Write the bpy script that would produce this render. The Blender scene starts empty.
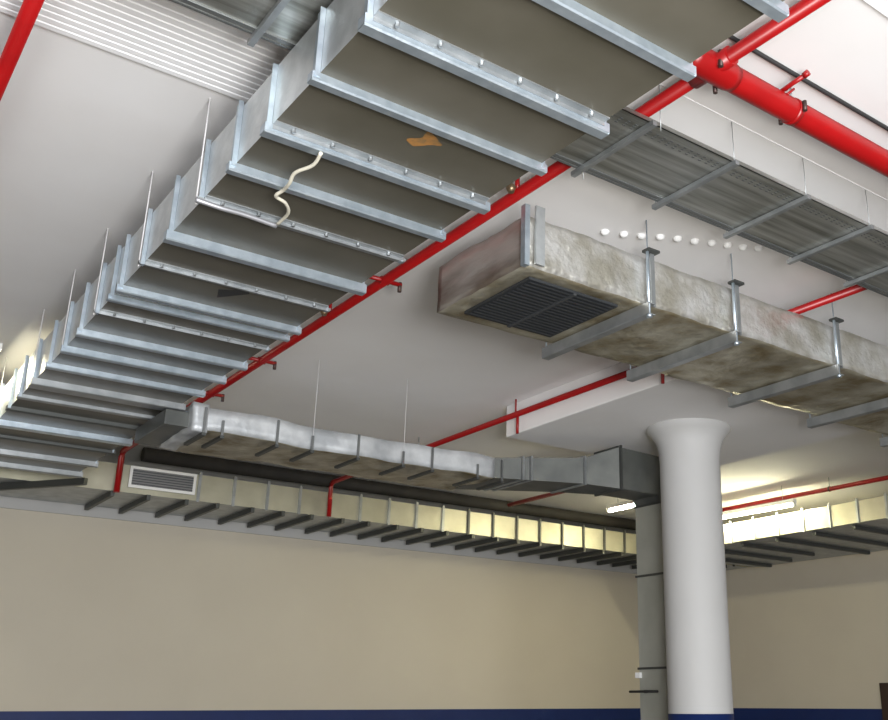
import bpy, bmesh, math, random
from mathutils import Vector, Matrix, noise
random.seed(7)
sc = bpy.context.scene
COL = sc.collection
CZ = 1.59                       # camera height; all h values below are heights above the camera

# ---------------------------------------------------------------- camera, light, exposure
cam_d = bpy.data.cameras.new('camera')
cam = bpy.data.objects.new('camera', cam_d); COL.objects.link(cam)
yaw, pitch = 0.671, 0.3315
fw = Vector((math.sin(yaw)*math.cos(pitch), math.cos(yaw)*math.cos(pitch), math.sin(pitch)))
rt = Vector((math.cos(yaw), -math.sin(yaw), 0)); up = rt.cross(fw)
M = Matrix((rt, up, -fw)).transposed().to_4x4(); M.translation = Vector((0, 0, CZ))
cam.matrix_world = M
cam_d.sensor_fit = 'HORIZONTAL'; cam_d.sensor_width = 36
cam_d.lens = 981.7/888*36
cam_d.shift_x = (444-560)/888; cam_d.shift_y = (364.45-360)/888
cam_d.clip_start = .05; cam_d.clip_end = 100
sc.camera = cam

w = bpy.data.worlds.new('World'); sc.world = w; w.use_nodes = True
w.node_tree.nodes['Background'].inputs[0].default_value = (.72, .82, 1, 1)
w.node_tree.nodes['Background'].inputs[1].default_value = .9

def area(name, loc, target, sx, sy, power, col):
    l = bpy.data.lights.new(name, 'AREA'); l.shape = 'RECTANGLE'; l.size = sx; l.size_y = sy
    l.energy = power; l.color = col
    o = bpy.data.objects.new(name, l); COL.objects.link(o); o.location = loc
    o.rotation_euler = (Vector(target)-Vector(loc)).to_track_quat('-Z', 'Y').to_euler()
    return o
area('ceiling_fill', (-.2, -3.9, 1.5), (2.4, 3.4, 4.3), 5.4, 2.4, 1000, (.94, .965, 1))  # added fill aimed up at the ceiling from behind the camera, unseen
area('bounced_flash', (.75, -.35, 1.75), (3.4, 5.0, 3.7), .9, .7, 165, (1, .985, .96))
sc.view_settings.view_transform = 'Standard'
sc.view_settings.look = 'None'
sc.view_settings.exposure = 0.0
sc.view_settings.gamma = 1

# ---------------------------------------------------------------- materials
def mat(name, col, rough=.6, metal=0, col2=None, scale=4, stretch=(1, 1, 1), bump=0, bscale=30, detail=4, emit=0, lo=.35, hi=.65):
    m = bpy.data.materials.new(name); m.use_nodes = True
    nt = m.node_tree; b = nt.nodes['Principled BSDF']
    b.inputs['Base Color'].default_value = (*col, 1); b.inputs['Roughness'].default_value = rough
    b.inputs['Metallic'].default_value = metal
    if emit:
        b.inputs['Emission Color'].default_value = (*col, 1); b.inputs['Emission Strength'].default_value = emit
    if col2 or bump:
        tc = nt.nodes.new('ShaderNodeTexCoord'); mp = nt.nodes.new('ShaderNodeMapping')
        mp.inputs['Scale'].default_value = stretch
        nt.links.new(tc.outputs['Object'], mp.inputs['Vector'])
    if col2:
        n = nt.nodes.new('ShaderNodeTexNoise'); n.inputs['Scale'].default_value = scale; n.inputs['Detail'].default_value = detail
        r = nt.nodes.new('ShaderNodeValToRGB')
        r.color_ramp.elements[0].position = lo; r.color_ramp.elements[1].position = hi
        r.color_ramp.elements[0].color = (*col, 1); r.color_ramp.elements[1].color = (*col2, 1)
        nt.links.new(mp.outputs[0], n.inputs['Vector']); nt.links.new(n.outputs['Fac'], r.inputs['Fac'])
        nt.links.new(r.outputs['Color'], b.inputs['Base Color'])
    if bump:
        n2 = nt.nodes.new('ShaderNodeTexNoise'); n2.inputs['Scale'].default_value = bscale; n2.inputs['Detail'].default_value = 3
        bp = nt.nodes.new('ShaderNodeBump'); bp.inputs['Strength'].default_value = bump; bp.inputs['Distance'].default_value = .02
        nt.links.new(mp.outputs[0], n2.inputs['Vector']); nt.links.new(n2.outputs['Fac'], bp.inputs['Height'])
        nt.links.new(bp.outputs['Normal'], b.inputs['Normal'])
    return m

MT = {}
MT['ceiling'] = mat('white_ceiling_paint', (.84, .83, .825), .8, 0, (.81, .795, .785), 1.3, bump=.05, bscale=9)
MT['wall'] = mat('cream_wall_paint', (.56, .51, .415), .75, 0, (.53, .48, .39), .8, bump=.04, bscale=14)
MT['blue'] = mat('blue_dado_paint', (.001, .016, .105), .6, 0, (.001, .013, .09), 2)
MT['floor'] = mat('concrete_floor', (.13, .115, .09), .45, 0, (.16, .14, .11), 1.2)
MT['column'] = mat('white_column_paint', (.50, .495, .485), .65, 0, (.485, .48, .47), 2, bump=.03, bscale=10)
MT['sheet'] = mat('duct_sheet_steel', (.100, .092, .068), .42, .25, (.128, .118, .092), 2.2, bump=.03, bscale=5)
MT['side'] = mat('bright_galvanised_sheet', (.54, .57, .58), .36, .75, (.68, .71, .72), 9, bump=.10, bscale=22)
MT['galv'] = mat('galvanised_channel_steel', (.47, .55, .62), .36, .8, (.60, .68, .75), 14, bump=.08, bscale=40)
MT['dullgalv'] = mat('dull_galvanised_steel', (.34, .36, .37), .42, .8, (.46, .48, .49), 8, bump=.05, bscale=30)
MT['tray'] = mat('tray_steel', (.26, .265, .235), .36, .85, (.60, .61, .58), 3.2, (.3, 6, 1), bump=.05, bscale=20)
MT['traydark'] = mat('tray_edge_steel', (.22, .23, .23), .5, .8)
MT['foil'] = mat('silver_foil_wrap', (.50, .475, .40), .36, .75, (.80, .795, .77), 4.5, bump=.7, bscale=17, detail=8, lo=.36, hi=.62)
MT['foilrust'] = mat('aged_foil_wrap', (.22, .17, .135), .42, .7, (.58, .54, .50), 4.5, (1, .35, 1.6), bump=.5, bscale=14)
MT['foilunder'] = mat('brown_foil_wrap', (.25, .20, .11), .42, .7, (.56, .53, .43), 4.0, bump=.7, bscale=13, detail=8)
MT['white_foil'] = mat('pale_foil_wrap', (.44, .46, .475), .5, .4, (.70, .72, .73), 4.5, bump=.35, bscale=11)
MT['grey_steel'] = mat('grey_duct_steel', (.36, .365, .32), .5, .25, (.42, .425, .38), 3, bump=.05, bscale=12)
MT['walld'] = mat('wall_duct_steel', (.46, .44, .33), .4, .55, (.56, .54, .42), 3, bump=.12, bscale=12)
MT['bracket'] = mat('dark_bracket_steel', (.10, .105, .10), .5, .7)
MT['black'] = mat('black_rubber', (.02, .02, .02), .6)
MT['gap_shade'] = mat('painted_gap_shade', (.04, .035, .028), .75, 0, (.028, .025, .02), 5)  # near-black stand-in for the shaded gap over the wall duct
MT['red'] = mat('red_gloss_pipe_paint', (.32, .0035, .0045), .36, 0, (.27, .003, .004), 5)
MT['darkclamp'] = mat('dark_clamp_iron', (.08, .05, .045), .5, .6)
MT['brass'] = mat('sprinkler_brass', (.28, .2, .12), .4, .8)
MT['grille'] = mat('dark_grille', (.035, .038, .042), .5, .3)
MT['grille_slat'] = mat('dark_grille_slat', (.07, .075, .08), .45, .4)
MT['regwhite'] = mat('white_register_frame', (.82, .82, .80), .4)
MT['reggrey'] = mat('grey_register_slats', (.22, .22, .22), .5, .3)
MT['cable'] = mat('cream_cable', (.72, .68, .56), .5)
MT['silver_cable'] = mat('silver_twisted_cable', (.40, .40, .42), .45, .6)
MT['tube'] = mat('fluorescent_tube_glow', (1, .93, .62), .5, emit=170)
MT['lampbody'] = mat('lamp_body_white', (.7, .7, .66), .5)
MT['plaster'] = mat('white_plaster', (.86, .86, .85), .8)
MT['rib'] = mat('white_ribbed_sheet', (.92, .92, .93), .5)
MT['door'] = mat('dark_brown_door', (.035, .018, .012), .5)
MT['blot'] = mat('orange_blot', (.36, .17, .045), .6, 0, (.22, .13, .05), 30)  # orange blotch colour for the duct underside
MT['conduit'] = mat('pale_conduit', (.70, .69, .69), .7)

MT['dark_sheet'] = mat('duct_sheet_painted_reflection', (.085, .09, .085), .45, .3, (.125, .13, .12), 4, bump=.05, bscale=12)  # dark surroundings mirrored by the bare metal, put into the base colour
MT['upper'] = mat('grey_upper_wall', (.47, .465, .45), .75, 0, (.44, .435, .42), 2)
MT['tube_dim'] = mat('fluorescent_tube_dim_glow', (1, .93, .66), .5, emit=60)
# ---------------------------------------------------------------- mesh helpers
class MB:
    def __init__(self, org=(0, 0, 0)):
        self.bm = bmesh.new(); self.o = Vector(org)
    def v(self, p): return self.bm.verts.new(Vector(p)-self.o)
    def box(self, x0, x1, y0, y1, z0, z1):
        x0, x1 = sorted((x0, x1)); y0, y1 = sorted((y0, y1)); z0, z1 = sorted((z0, z1))
        vs = [self.v(p) for p in ((x0, y0, z0), (x1, y0, z0), (x1, y1, z0), (x0, y1, z0), (x0, y0, z1), (x1, y0, z1), (x1, y1, z1), (x0, y1, z1))]
        for f in ((0, 3, 2, 1), (4, 5, 6, 7), (0, 1, 5, 4), (1, 2, 6, 5), (2, 3, 7, 6), (3, 0, 4, 7)):
            self.bm.faces.new([vs[i] for i in f])
        return self
    def hexa(self, pts):
        vs = [self.v(p) for p in pts]
        for f in ((0, 3, 2, 1), (4, 5, 6, 7), (0, 1, 5, 4), (1, 2, 6, 5), (2, 3, 7, 6), (3, 0, 4, 7)):
            self.bm.faces.new([vs[i] for i in f])
        return self
    def tube(self, pts, r, n=12, radii=None, smooth=True):
        pts = [Vector(p) for p in pts]; rings = []
        for i, p in enumerate(pts):
            t = (pts[min(i+1, len(pts)-1)]-pts[max(i-1, 0)]).normalized()
            a = Vector((0, 0, 1)) if abs(t.z) < .9 else Vector((1, 0, 0))
            u = t.cross(a).normalized(); q = t.cross(u)
            rr = radii[i] if radii else r
            rings.append([self.v(p+(u*math.cos(2*math.pi*k/n)+q*math.sin(2*math.pi*k/n))*rr) for k in range(n)])
        for a, b in zip(rings, rings[1:]):
            for k in range(n):
                f = self.bm.faces.new((a[k], a[(k+1) % n], b[(k+1) % n], b[k])); f.smooth = smooth
        self.bm.faces.new(rings[0]); self.bm.faces.new(rings[-1][::-1])
        return self
    def ball(self, c, r, sz=1.0):
        g = bmesh.ops.create_icosphere(self.bm, subdivisions=2, radius=r)
        for q in g['verts']: q.co = Vector((q.co.x, q.co.y, q.co.z*sz))+Vector(c)-self.o
        for f in self.bm.faces:
            f.smooth = True
        return self
    def lathe(self, c, prof, n=48, cap=True):
        c = Vector(c); rings = []
        for r, z in prof:
            rings.append([self.v((c.x+r*math.cos(2*math.pi*k/n), c.y+r*math.sin(2*math.pi*k/n), z)) for k in range(n)])
        for a, b in zip(rings, rings[1:]):
            for k in range(n):
                f = self.bm.faces.new((a[k], a[(k+1) % n], b[(k+1) % n], b[k])); f.smooth = True
        if cap: self.bm.faces.new(rings[0][::-1]); self.bm.faces.new(rings[-1])
        return self
    def prism(self, prof, axis, a, b):
        """profile of 2-D points swept along an axis; axis 'x' -> (y,z) profile, 'y' -> (x,z)."""
        def P(t, q): return (t, q[0], q[1]) if axis == 'x' else (q[0], t, q[1])
        A = [self.v(P(a, q)) for q in prof]; B = [self.v(P(b, q)) for q in prof]; n = len(prof)
        for k in range(n): self.bm.faces.new((A[k], A[(k+1) % n], B[(k+1) % n], B[k]))
        self.bm.faces.new(A[::-1]); self.bm.faces.new(B)
        return self
    def soft_box(self, x0, x1, y0, y1, z0, z1, step, amp, freq, seed=0, fine=.004):
        """a box with every face divided and its surface crumpled by noise (foil wrap)."""
        nx, ny, nz = (max(1, round((b-a)/step)) for a, b in ((x0, x1), (y0, y1), (z0, z1)))
        cache = {}
        def V(i, j, k):
            key = (i, j, k)
            if key not in cache:
                p = Vector((x0+(x1-x0)*i/nx, y0+(y1-y0)*j/ny, z0+(z1-z0)*k/nz))
                d = Vector([noise.noise(p*freq+Vector((seed+11*c, 3*c, 7*c))) for c in range(3)])*amp
                d += Vector([noise.noise(p*11+Vector((seed+5*c, 3*c, 9*c))) for c in range(3)])*fine
                cache[key] = self.v(p+d)
            return cache[key]
        def quad(*ks):
            f = self.bm.faces.new([V(*k) for k in ks]); f.smooth = True
            return f
        for i in range(nx):
            for j in range(ny):
                quad((i, j, 0), (i, j+1, 0), (i+1, j+1, 0), (i+1, j, 0)); quad((i, j, nz), (i+1, j, nz), (i+1, j+1, nz), (i, j+1, nz))
            for k in range(nz):
                quad((i, 0, k), (i+1, 0, k), (i+1, 0, k+1), (i, 0, k+1)); quad((i, ny, k), (i, ny, k+1), (i+1, ny, k+1), (i+1, ny, k))
        for j in range(ny):
            for k in range(nz):
                quad((0, j, k), (0, j, k+1), (0, j+1, k+1), (0, j+1, k)); quad((nx, j, k), (nx, j+1, k), (nx, j+1, k+1), (nx, j, k+1))
        return self
    def obj(self, name, m, parent=None, bevel=0, mats=None):
        bmesh.ops.recalc_face_normals(self.bm, faces=self.bm.faces)
        me = bpy.data.meshes.new(name); self.bm.to_mesh(me); self.bm.free()
        o = bpy.data.objects.new(name, me); COL.objects.link(o)
        for k in (mats or [m]): me.materials.append(MT[k])
        if parent: o.parent = parent
        elif self.o.length: o.location = self.o
        if bevel:
            b = o.modifiers.new('bevel', 'BEVEL'); b.width = bevel; b.segments = 2; b.limit_method = 'ANGLE'
        return o

def tag(o, label, cat, group=None, kind=None):
    if label: o['label'] = label
    if cat: o['category'] = cat
    if group: o['group'] = group
    if kind: o['kind'] = kind
    return o
def thing(name, loc, label, cat, group=None):
    o = bpy.data.objects.new(name, None); COL.objects.link(o); o.location = loc; o.empty_display_size = .1
    return tag(o, label, cat, group)
def struct(o): o['kind'] = 'structure'; return o

CEIL = CZ+2.71
WY, WX = 12.35, 13.1            # far walls
BX, BY = -6.0, -5.5             # near walls (behind the camera)
DADO = 1.5

# ---------------------------------------------------------------- the room
struct(MB().box(BX-.2, WX+.2, BY-.2, WY+.2, -.15, 0).obj('floor', 'floor'))
ceil = struct(MB().box(BX-.2, WX+.2, BY-.2, WY+.2, CEIL, CEIL+.2).obj('ceiling', 'ceiling'))
MB().box(5.26, 7.77, 4.93, 7.46, CZ+2.4, CEIL+.001).obj('drop_panel', 'ceiling', ceil, bevel=.01)
def wall(name, x0, x1, y0, y1):
    struct(MB().box(x0, x1, y0, y1, DADO, CEIL).box(x0, x1, y0, y1, 0, DADO).obj(name, 'wall', mats=['wall', 'blue']))
    me = bpy.data.objects[name].data
    for p in me.polygons:
        if p.center.z < DADO and abs(p.normal.z) < .5: p.material_index = 1
wall('wall_left', BX-.2, WX+.2, WY, WY+.2)
wall('wall_right', WX, WX+.2, BY-.2, WY)
wall('wall_back', BX-.2, BX, BY-.2, WY)
# the wall behind the camera has a wide opening, added to let daylight in
struct(MB().box(BX, -3.2, BY-.2, BY, 0, CEIL).box(3.6, WX, BY-.2, BY, 0, CEIL).box(-3.2, 3.6, BY-.2, BY, 3.4, CEIL).obj('wall_front', 'wall'))
struct(MB().box(BX, WX, WY-.03, WY, CZ+2.045, CEIL).obj('trim_1', 'upper'))  # thin band on the upper left wall, greyer than the wall below

# ---------------------------------------------------------------- column
c0 = Vector((6.42, 6.17, 0))
col = thing('concrete_column', c0, 'round white concrete column with flared top and blue painted foot', 'column')
R_ = .275
MB(c0).lathe(c0, [(R_, DADO), (R_, CZ+1.0), (R_, CZ+2.04), (R_, CZ+2.05)], cap=False).obj('shaft', 'column', col)
MB(c0).lathe(c0, [(R_, CZ+2.05), (R_, CZ+2.07), (R_+.006, CZ+2.16), (R_+.02, CZ+2.235), (R_+.045, CZ+2.29), (R_+.085, CZ+2.34), (R_+.112, CZ+2.37), (R_+.115, CZ+2.402)], cap=False).obj('capital', 'column', col)
tag(MB(c0).lathe(c0, [(R_+.002, 0), (R_+.002, DADO)]).obj('painted_foot', 'blue', col), 'blue painted foot of the column', None)

# ---------------------------------------------------------------- main duct (runs along Y)
S = 1.135
XL, XR, HB, HT = 1.06*S, 1.955*S, CZ+1.91*S, CZ+2.157*S
o0 = Vector((1.5, 3, HB))
main = thing('air_duct', o0, 'wide flat sheet-metal air duct with cross channels running diagonally overhead from upper right', 'air duct')
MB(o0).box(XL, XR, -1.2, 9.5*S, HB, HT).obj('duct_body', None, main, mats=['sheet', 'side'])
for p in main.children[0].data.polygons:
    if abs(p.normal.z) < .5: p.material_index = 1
def channel(Y, w, d, m, dx=.03, bolts=False, name='cross_channel'):
    z = HB
    b = MB(o0)
    # C profile: web facing the camera side, lips top and bottom
    t = .004
    b.prism([(Y-w/2, z), (Y-w/2, z-d+.006), (Y-w/2+.006, z-d), (Y+w/2, z-d), (Y+w/2, z-d+t), (Y-w/2+.008, z-d+t+.002), (Y-w/2+t, z-d+.01), (Y-w/2+t, z-t), (Y+w/2, z-t), (Y+w/2, z)], 'x', XL-dx, XR+dx)
    for xe in (XL-dx, XR+dx-.003): b.box(xe, xe+.003, Y-w/2+.001, Y+w/2-.001, z-d+.001, z-.001)
    c = b.obj(name, m, main)
    if bolts:
        q = MB(o0)
        for k in range(6):
            x = XL+.08+k*(XR-XL-.16)/5
            q.tube([(x, Y-w/2-.02, z-.02), (x, Y-w/2-.02, z)], .008, 6, smooth=False)
        q.box(XL, XR, Y-w/2-.036, Y-w/2-.0015, z-.006, z-.0005).box(XL, XR, Y-w/2-.004, Y-w/2-.001, z-.022, z-.006)
        q.obj('bolted_flange', 'dullgalv', c)
    return c
def side_strap(Y, w, m='galv', rod=True):
    x = XL; TP = HT+(.0 if 2.6 < Y < 3.45 else .02)
    c = MB(o0).box(x-.012, x-.001, Y-w/2, Y+w/2, HB-.02, TP).box(x-.022, x-.012, Y-w/2, Y-w/2+.006, HB-.02, TP).obj('side_strap', m, main)
    if rod:
        MB(o0).tube([(x-.02, Y+.03, HB-.02), (x-.02, Y+.03, CEIL)], .004, 6).obj('hanger_rod', 'conduit', main)
    for xr in (XR+.012,):
        MB(o0).box(xr-.011, xr+.004, Y-w/2, Y+w/2, HB-.02, HT).obj('side_strap', m, main)
    return c
# Y, width, depth, material, bolts, strap width, rod
CH = [(.7, .045, .045, 'galv', 0, .04, 0), (1.08, .045, .045, 'galv', 1, .04, 0), (1.45, .04, .04, 'galv', 0, .035, 1), (1.82, .04, .04, 'galv', 0, .04, 0), (2.24, .045, .045, 'galv', 1, .045, 0), (2.59, .036, .036, 'galv', 0, .045, 0),
      (2.97, .045, .04, 'galv', 1, .035, 0), (3.30, .036, .04, 'galv', 0, .05, 0), (3.64, .03, .015, 'dullgalv', 1, .03, 1),
      (4.02, .045, .05, 'galv', 0, .05, 0), (4.40, .025, .015, 'dullgalv', 1, .03, 1), (4.75, .03, .04, 'galv', 0, .05, 0), (4.90, .03, .035, 'galv', 0, .04, 0),
      (5.16, .02, .012, 'dullgalv', 1, .03, 1), (5.50, .035, .045, 'galv', 0, .055, 0), (5.84, .035, .045, 'galv', 0, .05, 1), (6.21, .035, .04, 'galv', 0, .05, 0),
      (6.62, .10, .05, 'dullgalv', 0, .06, 1), (7.02, .04, .03, 'dullgalv', 0, .05, 0), (7.36, .035, .035, 'bracket', 0, .05, 0), (7.80, .06, .05, 'galv', 0, .06, 1),
      (8.25, .035, .03, 'bracket', 0, .04, 0), (8.75, .04, .05, 'dullgalv', 0, .05, 0), (9.25, .05, .05, 'dullgalv', 0, .05, 0)]
for Y, wd, dp, m, bo, sw, rod in CH:
    Y *= S; wd *= S; dp *= S*.9; sw = sw*S-.004
    channel(Y, wd, dp, m, bolts=bool(bo)); side_strap(Y, sw, rod=bool(rod))
# orange stain and black tape patch on the underside
b = MB(o0)
vs_ = [b.v((1.54*S+(.042+.016*math.sin(3*t+1)+.008*math.sin(7*t))*math.cos(t)-.035*max(0, math.cos(t-2.2)), 2.69*S+(.04+.014*math.sin(2*t)+.007*math.sin(5*t))*math.sin(t)+.05*max(0, math.cos(t-2.2)), HB-.002)) for t in [2*math.pi*k/40 for k in range(40)]]
b.bm.faces.new(vs_)
tag(b.obj('orange_patch', 'blot', main), 'orange patch on the duct underside', None)
b = MB(o0).hexa([(x*S, y*S, HB-dz) for dz in (.003, 0) for x, y in ((1.44, 4.50), (1.56, 4.41), (1.58, 4.46), (1.47, 4.60))])
tag(b.obj('tape_patch', 'black', main), 'black tape patch on the duct underside', None)

# cables hanging on the main duct
def wire(name, pts, r, m, label, cat):
    P = [Vector((p[0]*S, p[1]*S, p[2]-.014)) for p in pts]; out = []
    for i in range(len(P)-1):
        p0, p1, p2, p3 = P[max(i-1, 0)], P[i], P[i+1], P[min(i+2, len(P)-1)]
        for k in range(6):
            t = k/6
            out.append(.5*((2*p1)+(p2-p0)*t+(2*p0-5*p1+4*p2-p3)*t*t+(3*p1-p0-3*p2+p3)*t*t*t))
    out.append(P[-1])
    return tag(MB(P[0]).tube(out, r, 8).obj(name, m), label, cat)
wire('cable', [(1.242, 2.94, HB-.045), (1.25, 3.02, HB-.055), (1.225, 3.12, HB-.05), (1.235, 3.19, HB-.06), (1.245, 3.27, HB-.05), (1.24, 3.33, HB-.052), (1.30, 3.38, HB-.04), (1.35, 3.47, HB-.03), (1.36, 3.60, HB-.022)], .008, 'cable',
     'cream cable looping under the cross channels of the wide flat duct', 'cable')
wire('twisted_cable', [(1.02, 3.60, HB-.022), (1.12, 3.595, HB-.03), (1.22, 3.60, HB-.025), (1.36, 3.61, HB-.028)], .012, 'silver_cable',
     'silver twisted cable lying along a thin channel under the wide flat duct', 'cable')

# ---------------------------------------------------------------- cable tray crossing above the main duct
TY0, TY1, TZ = 2.767, 3.274, CZ+2.49
ot = Vector((3, 2.9, TZ))
tray = thing('cable_tray', ot, 'perforated grey metal cable tray on thin struts beside the big red pipe', 'cable tray')
b = MB(ot).box(-2.5, 11, TY0, TY1, TZ, TZ+.004).box(-2.5, 11, TY0, TY0+.004, TZ, TZ+.025)
n0 = len(b.bm.faces)
for k in range(170):
    x = 2.0+k*.045
    for j in range(3): b.box(x, x+.016, TY0+.05+j*.018, TY0+.058+j*.018, TZ-.0015, TZ+.0005)
b.bm.faces.ensure_lookup_table()
for f in b.bm.faces[n0:]: f.material_index = 1
b.obj('tray_bottom', None, tray, mats=['tray', 'traydark'])
tag(MB(ot).box(-2.5, 11, TY1, TY1+.012, TZ-.004, TZ+.02).box(-2.5, 11, TY1-.035, TY1-.012, TZ-.006, TZ-.001).obj('tray_edge', 'traydark', tray), 'dark folded edge of the tray', None)
x = 2.72-.55*9
while x < 10.8:
    s = MB(ot).box(x-.013, x+.013, TY0-.03, TY1+.05, TZ-.03, TZ-.006).obj('strut', 'dullgalv', tray)
    xr = x+.055 if abs(x-2.715) < .05 else x
    MB(ot).tube([(xr, TY0-.011, TZ-.03), (xr, TY0-.011, CEIL)], .002, 6).obj('hanger_rod', 'dullgalv', s)
    MB(ot).tube([(xr, TY1+.035, TZ-.03), (xr, TY1+.035, CEIL)], .0025, 6).obj('hanger_rod', 'dullgalv', s)
    x += .55

# ---------------------------------------------------------------- red sprinkler pipes
PH = CZ+2.56
def pipe_y(X, y0, y1, r, label, hang=(), tees=(), heads=(), drop=None, name='sprinkler_pipe'):
    o = Vector((X, y0, PH))
    t = thing(name, o, label, 'pipe', 'red pipes running parallel to the wide duct')
    pts = [(X, y0, PH), (X, y1, PH)]
    if drop:
        pts = [(X, y0, PH), (X, y1-.06, PH), (X, y1-.02, PH-.015), (X, y1, PH-.06), (X, y1, PH-drop)]
    MB(o).tube(pts, r, 14).obj('pipe_run', 'red', t)
    for y in hang:
        h = MB(o).tube([(X, y-.012, PH), (X, y+.012, PH)], r+.006, 14).obj('pipe_clamp', 'darkclamp', t)
        MB(o).tube([(X, y, PH+r), (X, y, CEIL)], .005, 6).obj('hanger_rod', 'dullgalv', h)
    for y in tees:      # cross arms with small heads
        a = MB(o).tube([(X-.14, y, PH), (X+.12, y, PH)], .016, 10).tube([(X-.03, y, PH), (X+.03, y, PH)], .026, 10).obj('cross_arm', 'red', t)
        MB(o).tube([(X+.11, y, PH+.015), (X+.11, y, PH-.05)], .014, 8).obj('sprinkler_head', 'darkclamp', a)
    for y in heads:     # upright heads beside the pipe
        a = MB(o).tube([(X-.02, y, PH), (X-.02, y, PH+.1)], .014, 8).obj('nipple', 'red', t)
        MB(o).tube([(X-.06, y, PH-.02), (X-.06, y, PH+.012), (X-.06, y, PH+.03)], .026, 10, radii=[.016, .03, .012]).obj('sprinkler_head', 'brass', a)
    return t
def run_y(t, o, X, y0, y1, r, hang=(), tees=(), heads=(), drop=None):
    pts = [(X, y0, PH), (X, y1, PH)]
    if drop:
        pts = [(X, y0, PH), (X, y1-.06, PH), (X, y1-.02, PH-.015), (X, y1, PH-.06), (X, y1, PH-drop)]
    MB(o).tube(pts, r, 14).obj('pipe_run', 'red', t)
    for y in hang:
        h = MB(o).tube([(X, y-.012, PH), (X, y+.012, PH)], r+.006, 14).obj('pipe_clamp', 'darkclamp', t)
        MB(o).tube([(X, y, PH+r), (X, y, CEIL)], .005, 6).obj('hanger_rod', 'dullgalv', h)
    for y in tees:      # cross arms with small heads
        a = MB(o).tube([(X-.15, y, PH), (X+.12, y, PH)], .015, 10).tube([(X-.03, y, PH), (X+.03, y, PH)], .026, 10).obj('cross_arm', 'red', t)
        MB(o).tube([(X+.11, y, PH+.015), (X+.11, y, PH-.05)], .014, 8).obj('sprinkler_head', 'darkclamp', a)
    for y in heads:     # heads beside the pipe
        a = MB(o).tube([(X-.02, y, PH), (X-.02, y, PH+.1)], .014, 8).obj('nipple', 'red', t)
        MB(o).tube([(X-.06, y, PH-.02), (X-.06, y, PH+.012), (X-.06, y, PH+.03)], .026, 10, radii=[.016, .03, .012]).obj('sprinkler_head', 'brass', a)
def pipe_y(X, y0, y1, r, label, **kw):
    o = Vector((X, y0, PH))
    t = thing('sprinkler_pipe', o, label, 'pipe', 'red pipes running parallel to the wide duct')
    run_y(t, o, X, y0, y1, r, **kw)
    return t, o
P_ = 2.56/2.5
pipe_y(.345*P_, 2.6, 11.0, .032, 'thin red pipe alone in the upper left corner of the ceiling', hang=(6.2,))
rb, o = pipe_y(5.20, 2.6, 11.08, .028, 'red pipe crossing in front of the white ceiling drop panel', hang=(9.0,), drop=.42)
for y in (7.19, 5.25):
    MB(o).tube([(5.20, y, PH), (5.20, y, PH-.19)], .014, 8).obj('drop_pipe', 'red', rb)
    MB(o).tube([(5.20, y+.03, PH), (5.20, y+.03, CEIL)], .008, 6).obj('hanger_rod', 'red', rb)
pipe_y(7.58*P_, 7.7, 10.9, .028, 'red pipe passing just below the ceiling behind the grey riser elbow', hang=(9.4,))
pipe_y(10.08*P_, 2.6, 10.95, .028, 'far red pipe right of the column above the lit wall duct', hang=(7.5, 9.4))
# thick main along X with the long pipe joined to it by a cross fitting
MY, MX = 2.375, 2.715
ob = Vector((1, MY, PH))
bm_ = thing('sprinkler_main', ob, 'red pipework of one thick pipe at upper right crossed by a long thinner pipe', 'pipe')
MB(ob).tube([(-5.9, MY, PH), (13.0, MY, PH)], .058, 20).obj('pipe_main', 'red', bm_)
run_y(bm_, ob, MX, -2.5, 11.0, .032, hang=(1.2, 9.0), tees=(5.23, 7.22, 8.35), heads=(3.76, 5.98), drop=.45)
f_ = MB(ob).tube([(MX-.15, MY, PH), (MX-.11, MY, PH), (MX+.09, MY, PH), (MX+.13, MY, PH)], .06, 20, radii=[.058, .064, .064, .058]).tube([(MX, MY-.11, PH), (MX, MY+.11, PH)], .043, 16).obj('cross_fitting', 'red', bm_)
for p in ((MX-.03, MY-.075), (MX+.09, MY+.07)):
    MB(ob).tube([(p[0], p[1], PH-.05), (p[0], p[1], PH+.03)], .011, 6).obj('bolt', 'darkclamp', f_)
hx = 3.17*P_
h = MB(ob).tube([(hx-.015, MY, PH), (hx+.015, MY, PH)], .062, 20).obj('pipe_clamp', 'red', bm_)
for y in (MY-.07, MY+.07): MB(ob).tube([(hx, y, PH-.03), (hx, y, PH+.02)], .011, 6).obj('bolt', 'darkclamp', h)
MB(ob).tube([(hx, MY, PH+.05), (hx, MY, CEIL)], .006, 6).obj('hanger_rod', 'dullgalv', h)
nx = 3.06*P_
s_ = MB(ob).tube([(nx, MY, PH+.04), (nx, MY-.09, PH+.05), (nx, MY-.16, PH+.055)], .011, 10).obj('branch_nipple', 'red', bm_)
MB(ob).tube([(nx, MY-.16, PH+.055), (nx, MY-.185, PH+.06)], .015, 8).obj('sprinkler_head', 'red', s_)
MB(ob).tube([(nx+.01, MY-.055, PH+.02), (nx+.05, MY-.065, PH+.06)], .006, 8).obj('branch_stay', 'red', s_)

# thin lines on the ceiling
tag(MB((3, 2.30, CEIL)).tube([(-3, 2.302, CEIL-.014), (13, 2.302, CEIL-.014)], .010, 8).obj('black_cable', 'black'), 'thin black cable on the ceiling beside the thick red pipe', 'cable')
tag(MB((3, 2.745, CEIL)).tube([(2.0, 2.75, CEIL-.002), (13, 2.74, CEIL-.002)], .003, 8).obj('conduit', 'conduit'), 'thin pale conduit on the ceiling between thick red pipe and cable tray', 'conduit')
tag(MB((3, 1.81, CEIL)).tube([(2.2, 1.81, CEIL-.006), (13, 1.81, CEIL-.006)], .006, 8).obj('conduit', 'conduit'), 'thin pale conduit in the extreme upper right corner of the ceiling', 'conduit')

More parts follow.
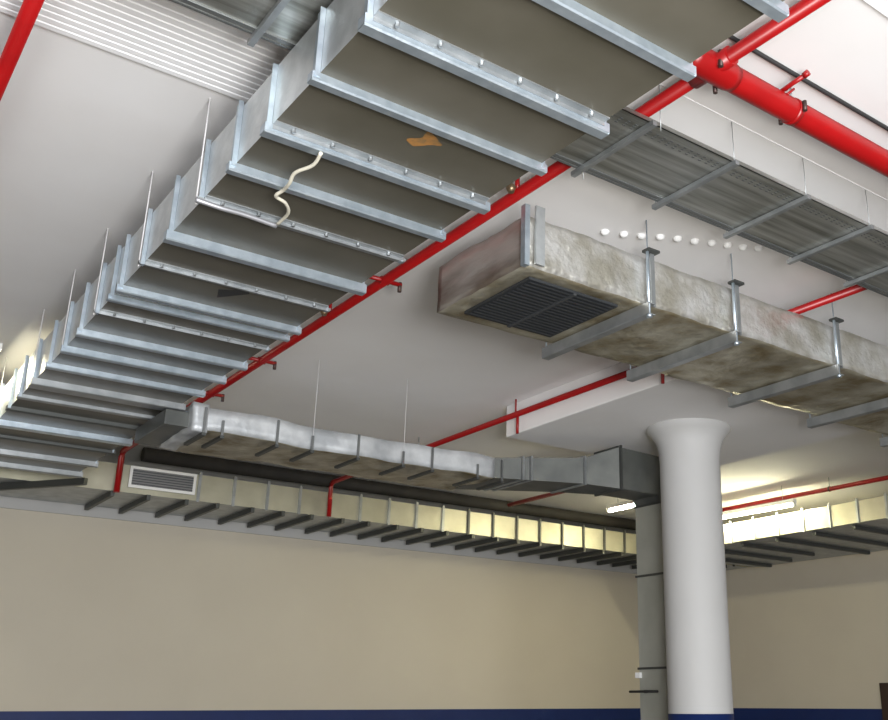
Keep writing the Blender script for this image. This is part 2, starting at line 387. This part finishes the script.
# ribbed white sheet on the ceiling, upper left
b = MB((0, 3.6, CEIL))
b.box(-1.6, 1.45, 2.98, 4.07, CEIL-.012, CEIL)
y = 2.98
while y < 4.05:
    b.prism([(y, CEIL-.012), (y+.006, CEIL-.016), (y+.036, CEIL-.016), (y+.040, CEIL-.012)], 'x', -1.6, 1.45)
    y += .0455
tag(b.obj('ribbed_ceiling_sheet', 'rib'), 'white ribbed sheet on the ceiling in the upper left', 'ceiling sheet')

# ---------------------------------------------------------------- foil-wrapped box duct
KX0, KX1, KY0, KY1, KB, KT = 2.8, 9.4, 3.83, 4.70, CZ+2.19, CZ+2.485
ok = Vector((4, 4.25, KB))
kd = thing('insulated_duct', ok, 'rectangular silver foil-wrapped duct with dark grille underneath, hung in mid ceiling', 'air duct')
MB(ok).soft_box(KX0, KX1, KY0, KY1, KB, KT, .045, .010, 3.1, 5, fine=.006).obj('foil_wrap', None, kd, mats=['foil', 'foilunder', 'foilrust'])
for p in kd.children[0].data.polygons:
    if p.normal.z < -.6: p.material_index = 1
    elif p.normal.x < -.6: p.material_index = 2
g = MB(ok).box(2.90, 3.54, 3.92, 4.56, KB-.024, KB-.008).obj('grille', 'grille', kd)
b = MB(ok)
for k in range(16):
    y = 3.94+k*.0385; b.hexa([(2.92, y, KB-.030), (3.52, y, KB-.030), (3.52, y+.012, KB-.030), (2.92, y+.012, KB-.030), (2.92, y+.010, KB-.02), (3.52, y+.010, KB-.02), (3.52, y+.024, KB-.02), (2.92, y+.024, KB-.02)])
b.box(3.21, 3.23, 3.92, 4.56, KB-.034, KB-.024)
b.obj('grille_slats', 'grille_slat', g)
# end corner strip, upright
MB(ok).box(KX0-.02, KX0+.012, KY0-.03, KY0+.008, KB-.01, KT+.05).obj('corner_angle', 'galv', kd)
MB(ok).box(KX0+.05, KX0+.11, KY0-.035, KY0-.02, KB+.01, KT+.06).obj('corner_strap', 'side', kd)
for X in (3.69, 4.43, 5.46, 6.40, 7.4, 8.4):
    z = KB-.012
    s = MB(ok).prism([(X-.05, z), (X-.05, z-.067), (X-.047, z-.072), (X+.005, z-.072), (X+.005, z-.066), (X-.044, z-.066), (X-.044, z-.006), (X+.005, z-.006), (X+.005, z)], 'y', KY0-.06, KY1+.075).obj('support_channel', 'dullgalv', kd)
    MB(ok).tube([(X-.03, KY0-.045, z-.085), (X-.03, KY0-.045, KT+.035), (X-.03, KY0-.045, KT+.04), (X-.03, KY0-.045, CEIL)], .010, 8, radii=[.010, .010, .004, .004]).obj('hanger_rod', 'galv', s)
    MB(ok).box(X-.045, X+.045, KY0-.075, KY0-.015, KT+.02, KT+.035).obj('rod_bracket', 'bracket', s)
    MB(ok).box(X+.0, X+.03, KY0-.04, KY0-.03, KB-.02, KT+.03).obj('strap', 'dullgalv', s)
    MB(ok).tube([(X-.03, KY0-.045, z-.088), (X-.03, KY0-.045, z-.068)], .018, 6).obj('nut', 'galv', s)
    MB(ok).tube([(X-.03, KY1+.055, z-.01), (X-.03, KY1+.055, CEIL)], .005, 8).obj('hanger_rod', 'galv', s)

# white plaster dabs on the ceiling
for x, y in [(3.56, 4.06), (3.67, 4.01), (3.77, 3.96), (3.87, 3.90), (3.97, 3.85), (4.08, 3.81), (4.18, 3.76), (4.28, 3.72), (4.38, 3.68), (4.47, 3.63)]:
    y -= .015
    tag(MB((x, y, CEIL)).ball((x, y, CEIL-.006), .028, .8).obj('plaster_dab', 'plaster'), 'small white plaster dab in the short row on the ceiling above the foil duct', 'plaster dab', 'row of white plaster dabs on the ceiling')

# ---------------------------------------------------------------- pale wrapped branch duct, elbow and riser
VY0, VY1, VB, VT = 7.35, 8.10, CZ+1.955, CZ+2.14
ov = Vector((4, 7.7, VB))
vd = thing('branch_duct', ov, 'pale foil-wrapped branch duct ending in a grey riser beside the column', 'air duct')
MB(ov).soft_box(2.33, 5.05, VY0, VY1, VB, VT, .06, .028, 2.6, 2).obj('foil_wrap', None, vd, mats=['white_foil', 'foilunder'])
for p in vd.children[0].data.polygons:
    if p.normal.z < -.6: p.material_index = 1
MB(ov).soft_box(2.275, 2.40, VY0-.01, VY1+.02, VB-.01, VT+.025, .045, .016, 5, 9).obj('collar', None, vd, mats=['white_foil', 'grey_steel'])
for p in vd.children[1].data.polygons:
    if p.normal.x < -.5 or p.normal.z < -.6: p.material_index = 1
MB(ov).box(2.10, 2.29, VY0+.09, VY1+.1, VB+.03, HB-.062).obj('boot', 'dark_sheet', vd, bevel=.008)
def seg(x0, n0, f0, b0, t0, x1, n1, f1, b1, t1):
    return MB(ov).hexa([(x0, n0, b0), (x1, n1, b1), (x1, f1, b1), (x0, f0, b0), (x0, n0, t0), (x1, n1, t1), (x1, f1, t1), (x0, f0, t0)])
seg(5.04, 7.38, 8.05, VB+.01, VT+.01, 5.83, 6.96, 7.45, CZ+1.94, CZ+2.19).obj('bare_section', 'dark_sheet', vd)
seg(5.83, 6.96, 7.45, CZ+1.94, CZ+2.19, 6.09, 6.75, 7.11, CZ+1.892, CZ+2.295).obj('transition', 'dark_sheet', vd)
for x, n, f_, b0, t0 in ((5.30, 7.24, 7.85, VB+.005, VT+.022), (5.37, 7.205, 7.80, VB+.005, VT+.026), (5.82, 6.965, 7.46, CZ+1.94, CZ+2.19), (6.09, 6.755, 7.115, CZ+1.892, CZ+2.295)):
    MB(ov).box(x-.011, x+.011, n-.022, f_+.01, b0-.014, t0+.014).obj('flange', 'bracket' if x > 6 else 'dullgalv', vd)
MB(ov).prism([(6.10, CZ+1.892), (6.56, CZ+1.892), (6.595, CZ+1.83), (6.99, CZ+1.83), (6.99, CZ+2.10), (6.87, CZ+2.23), (6.70, CZ+2.28), (6.10, CZ+2.295)], 'y', 6.75, 7.11).obj('elbow', 'dark_sheet', vd, bevel=.012)
RX0, RX1, RY0, RY1 = 6.595, 6.98, 6.755, 7.105
rz = MB(ov).box(RX0, RX1, RY0, RY1, .0, CZ+1.84).obj('riser', 'grey_steel', vd)
for h in (1.825, 1.15, .30):
    MB(ov).box(RX0-.013, RX1+.013, RY0-.013, RY1+.013, CZ+h-.010, CZ+h+.010).obj('joint_band', 'bracket', rz)
MB(ov).box(RX0-.03, RX0, RY1-.03, RY1+.03, CZ+.215, CZ+.265).obj('joint_clip', 'plaster', rz)
MB(ov).tube([(RX0-.04, RY1+.10, CZ+.095), (RX0-.04, RY0+.07, CZ+.095)], .011, 8).obj('damper_lever', 'black', rz)
MB(ov).tube([(RX0-.04, RY1-.1, CZ+.095), (RX0+.01, RY1-.1, CZ+.095)], .014, 8).obj('damper_pivot', 'black', rz)
for k, X in enumerate((2.36, 2.50, 2.94, 3.24, 3.65, 4.08, 4.37, 4.85, 5.12)):
    z = VB-.025
    sg = MB(ov).box(X-.016, X+.016, VY0-.05, VY0+.36, z-.022, z).obj('hanger_angle', 'bracket', vd)
    MB(ov).box(X-.009, X+.009, VY0-.045, VY0-.035, z, VT-.01-.08*(k % 2)).obj('hanger_strap', 'traydark', sg)
    if k in (3, 5): MB(ov).tube([(X, VY0-.04, z), (X, VY0-.04, CEIL)], .002, 6).obj('hanger_rod', 'conduit', sg)

# dark bar added for the shade in the gap above the left wall duct
lp = tag(MB((4, 11.27, CZ+2.62)).tube([(3.0, 11.27, CZ+2.62), (12.45, 11.27, CZ+2.62)], .08, 20).obj('gap_shade_bar', 'gap_shade'), 'dark bar standing for the shade above the long left wall duct, just under the ceiling', 'pipe')
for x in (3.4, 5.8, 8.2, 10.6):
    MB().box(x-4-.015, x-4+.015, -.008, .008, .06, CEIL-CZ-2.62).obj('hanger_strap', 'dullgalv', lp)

# ---------------------------------------------------------------- duct along the left wall
WY0, WY1, WB, WT = 11.15, 12.2, CZ+2.15, CZ+2.45
ow = Vector((6, 11.6, WB))
wd_ = thing('wall_duct', ow, 'long sheet-metal duct with many dark brackets along the left wall', 'air duct')
MB(ow).box(-3.0, 12.9, WY0, WY1, WB, WT).obj('duct_body', None, wd_, mats=['walld', 'dullgalv'])
for p in wd_.children[0].data.polygons:
    if p.normal.z < -.5: p.material_index = 1
for k in range(26):
    X = 3.62+k*.405
    if X > 12.8: break
    MB(ow).box(X-.016, X+.016, WY0-.022, WY0-.0005, WB-.015, WT+.03).obj('seam_flange', 'bracket' if k > 8 else 'dullgalv', wd_)
for k in range(27):
    X = 2.72+k*.385+random.uniform(-.03, .03)
    if X > 12.7: break
    MB(ow).box(X-.02, X+.02, WY0-.03, WY1-.02, WB-.06, WB-.001).obj('support_bracket', 'bracket', wd_)
MB(ow).hexa([(1.66, 11.50, WB-.07), (2.30, 10.62, WB-.07), (2.34, 10.65, WB-.07), (1.70, 11.53, WB-.07), (1.66, 11.50, WB-.002), (2.30, 10.62, WB-.002), (2.34, 10.65, WB-.002), (1.70, 11.53, WB-.002)]).obj('diagonal_bar', 'bracket', wd_)  # dark bar set diagonally below the duct
g = MB(ow).box(2.86, 3.56, WY0-.03, WY0-.001, WB+.06, WB+.285)
g = g.obj('register', 'reggrey', wd_)
b = MB(ow)
for z0, z1 in ((WB+.055, WB+.085), (WB+.262, WB+.29)): b.box(2.85, 3.57, WY0-.045, WY0-.03, z0, z1)
for x0, x1 in ((2.85, 2.88), (3.54, 3.57)): b.box(x0, x1, WY0-.045, WY0-.03, WB+.085, WB+.262)
tag(b.obj('register_frame', 'regwhite', g), 'white frame of the air register', None)
b = MB(ow)
for k in range(6): b.box(2.88, 3.54, WY0-.038, WY0-.0305, WB+.098+k*.028, WB+.106+k*.028)
b.obj('register_slats', 'grille_slat', g)

# duct along the right wall
QX0, QX1, QB, QT = 10.5, 12.8, CZ+2.12, CZ+2.39
oq = Vector((11.5, 8, QB))
qd = thing('wall_duct', oq, 'sheet-metal duct along the right wall, brightly lit beside the column', 'air duct')
MB(oq).box(QX0, QX1, -1.0, 10.9, QB, QT).obj('duct_body', None, qd, mats=['walld', 'dullgalv'])
for p in qd.children[0].data.polygons:
    if p.normal.z < -.5: p.material_index = 1
for k in range(24):
    Y = 10.6-k*.42
    MB(oq).box(QX0-.02, QX0-.0005, Y-.014, Y+.014, QB-.012, QT+.03).obj('seam_flange', 'dullgalv', qd)
for k in range(16):
    Y = 10.5-k*.62
    MB(oq).box(QX0+.12, QX1-.1-.25*(k % 3), Y-.025, Y+.025, QB-.05, QB-.001).obj('support_bracket', 'bracket', qd)

# ---------------------------------------------------------------- lamps: fluorescent battens
def batten(p0, p1, label, tube='tube'):
    p0, p1 = Vector(p0), Vector(p1); c = (p0+p1)/2
    o = Vector((c.x, c.y, c.z))
    t = thing('fluorescent_lamp', o, label, 'lamp')
    d = (p1-p0).normalized()
    if abs(d.y) > .5: MB(o).box(c.x-.035, c.x+.035, p0.y, p1.y, c.z+.025, c.z+.075).obj('lamp_body', 'lampbody', t)
    else: MB(o).box(p0.x, p1.x, c.y-.035, c.y+.035, c.z+.025, c.z+.075).obj('lamp_body', 'lampbody', t)
    for p, s in ((p0, 1), (p1, -1)):
        q = p+d*s*.012
        MB(o).box(q.x-.018, q.x+.018, q.y-.018, q.y+.018, c.z-.02, c.z+.03).obj('tube_holder', 'lampbody', t)
        q = p+d*s*.2
        MB(o).tube([(q.x, q.y, c.z+.07), (q.x, q.y, CEIL)], .004, 6).obj('hanger_rod', 'dullgalv', t)
    tb = MB(o).tube([p0+d*.02, p1-d*.02], .019, 12).obj('tube', tube, t)
    return t
batten((8.6, 8.6, CZ+2.41), (8.6, 9.8, CZ+2.41), 'glowing fluorescent lamp seen between grey elbow and wall duct')
batten((10.25, 8.0, CZ+2.43), (10.25, 10.0, CZ+2.43), 'glowing fluorescent lamp right of the column above the lit wall duct')
batten((1.0, 8.1, CZ+2.5), (1.0, 9.3, CZ+2.5), 'glowing fluorescent lamp hidden beside the far left flank of the wide duct', 'tube_dim')
# brown door in the right wall
d1 = struct(MB((WX, 8.4, 0)).box(WX-.05, WX-.001, 7.95, 8.93, 0, CZ+.27).obj('door_1', 'door', bevel=.01))
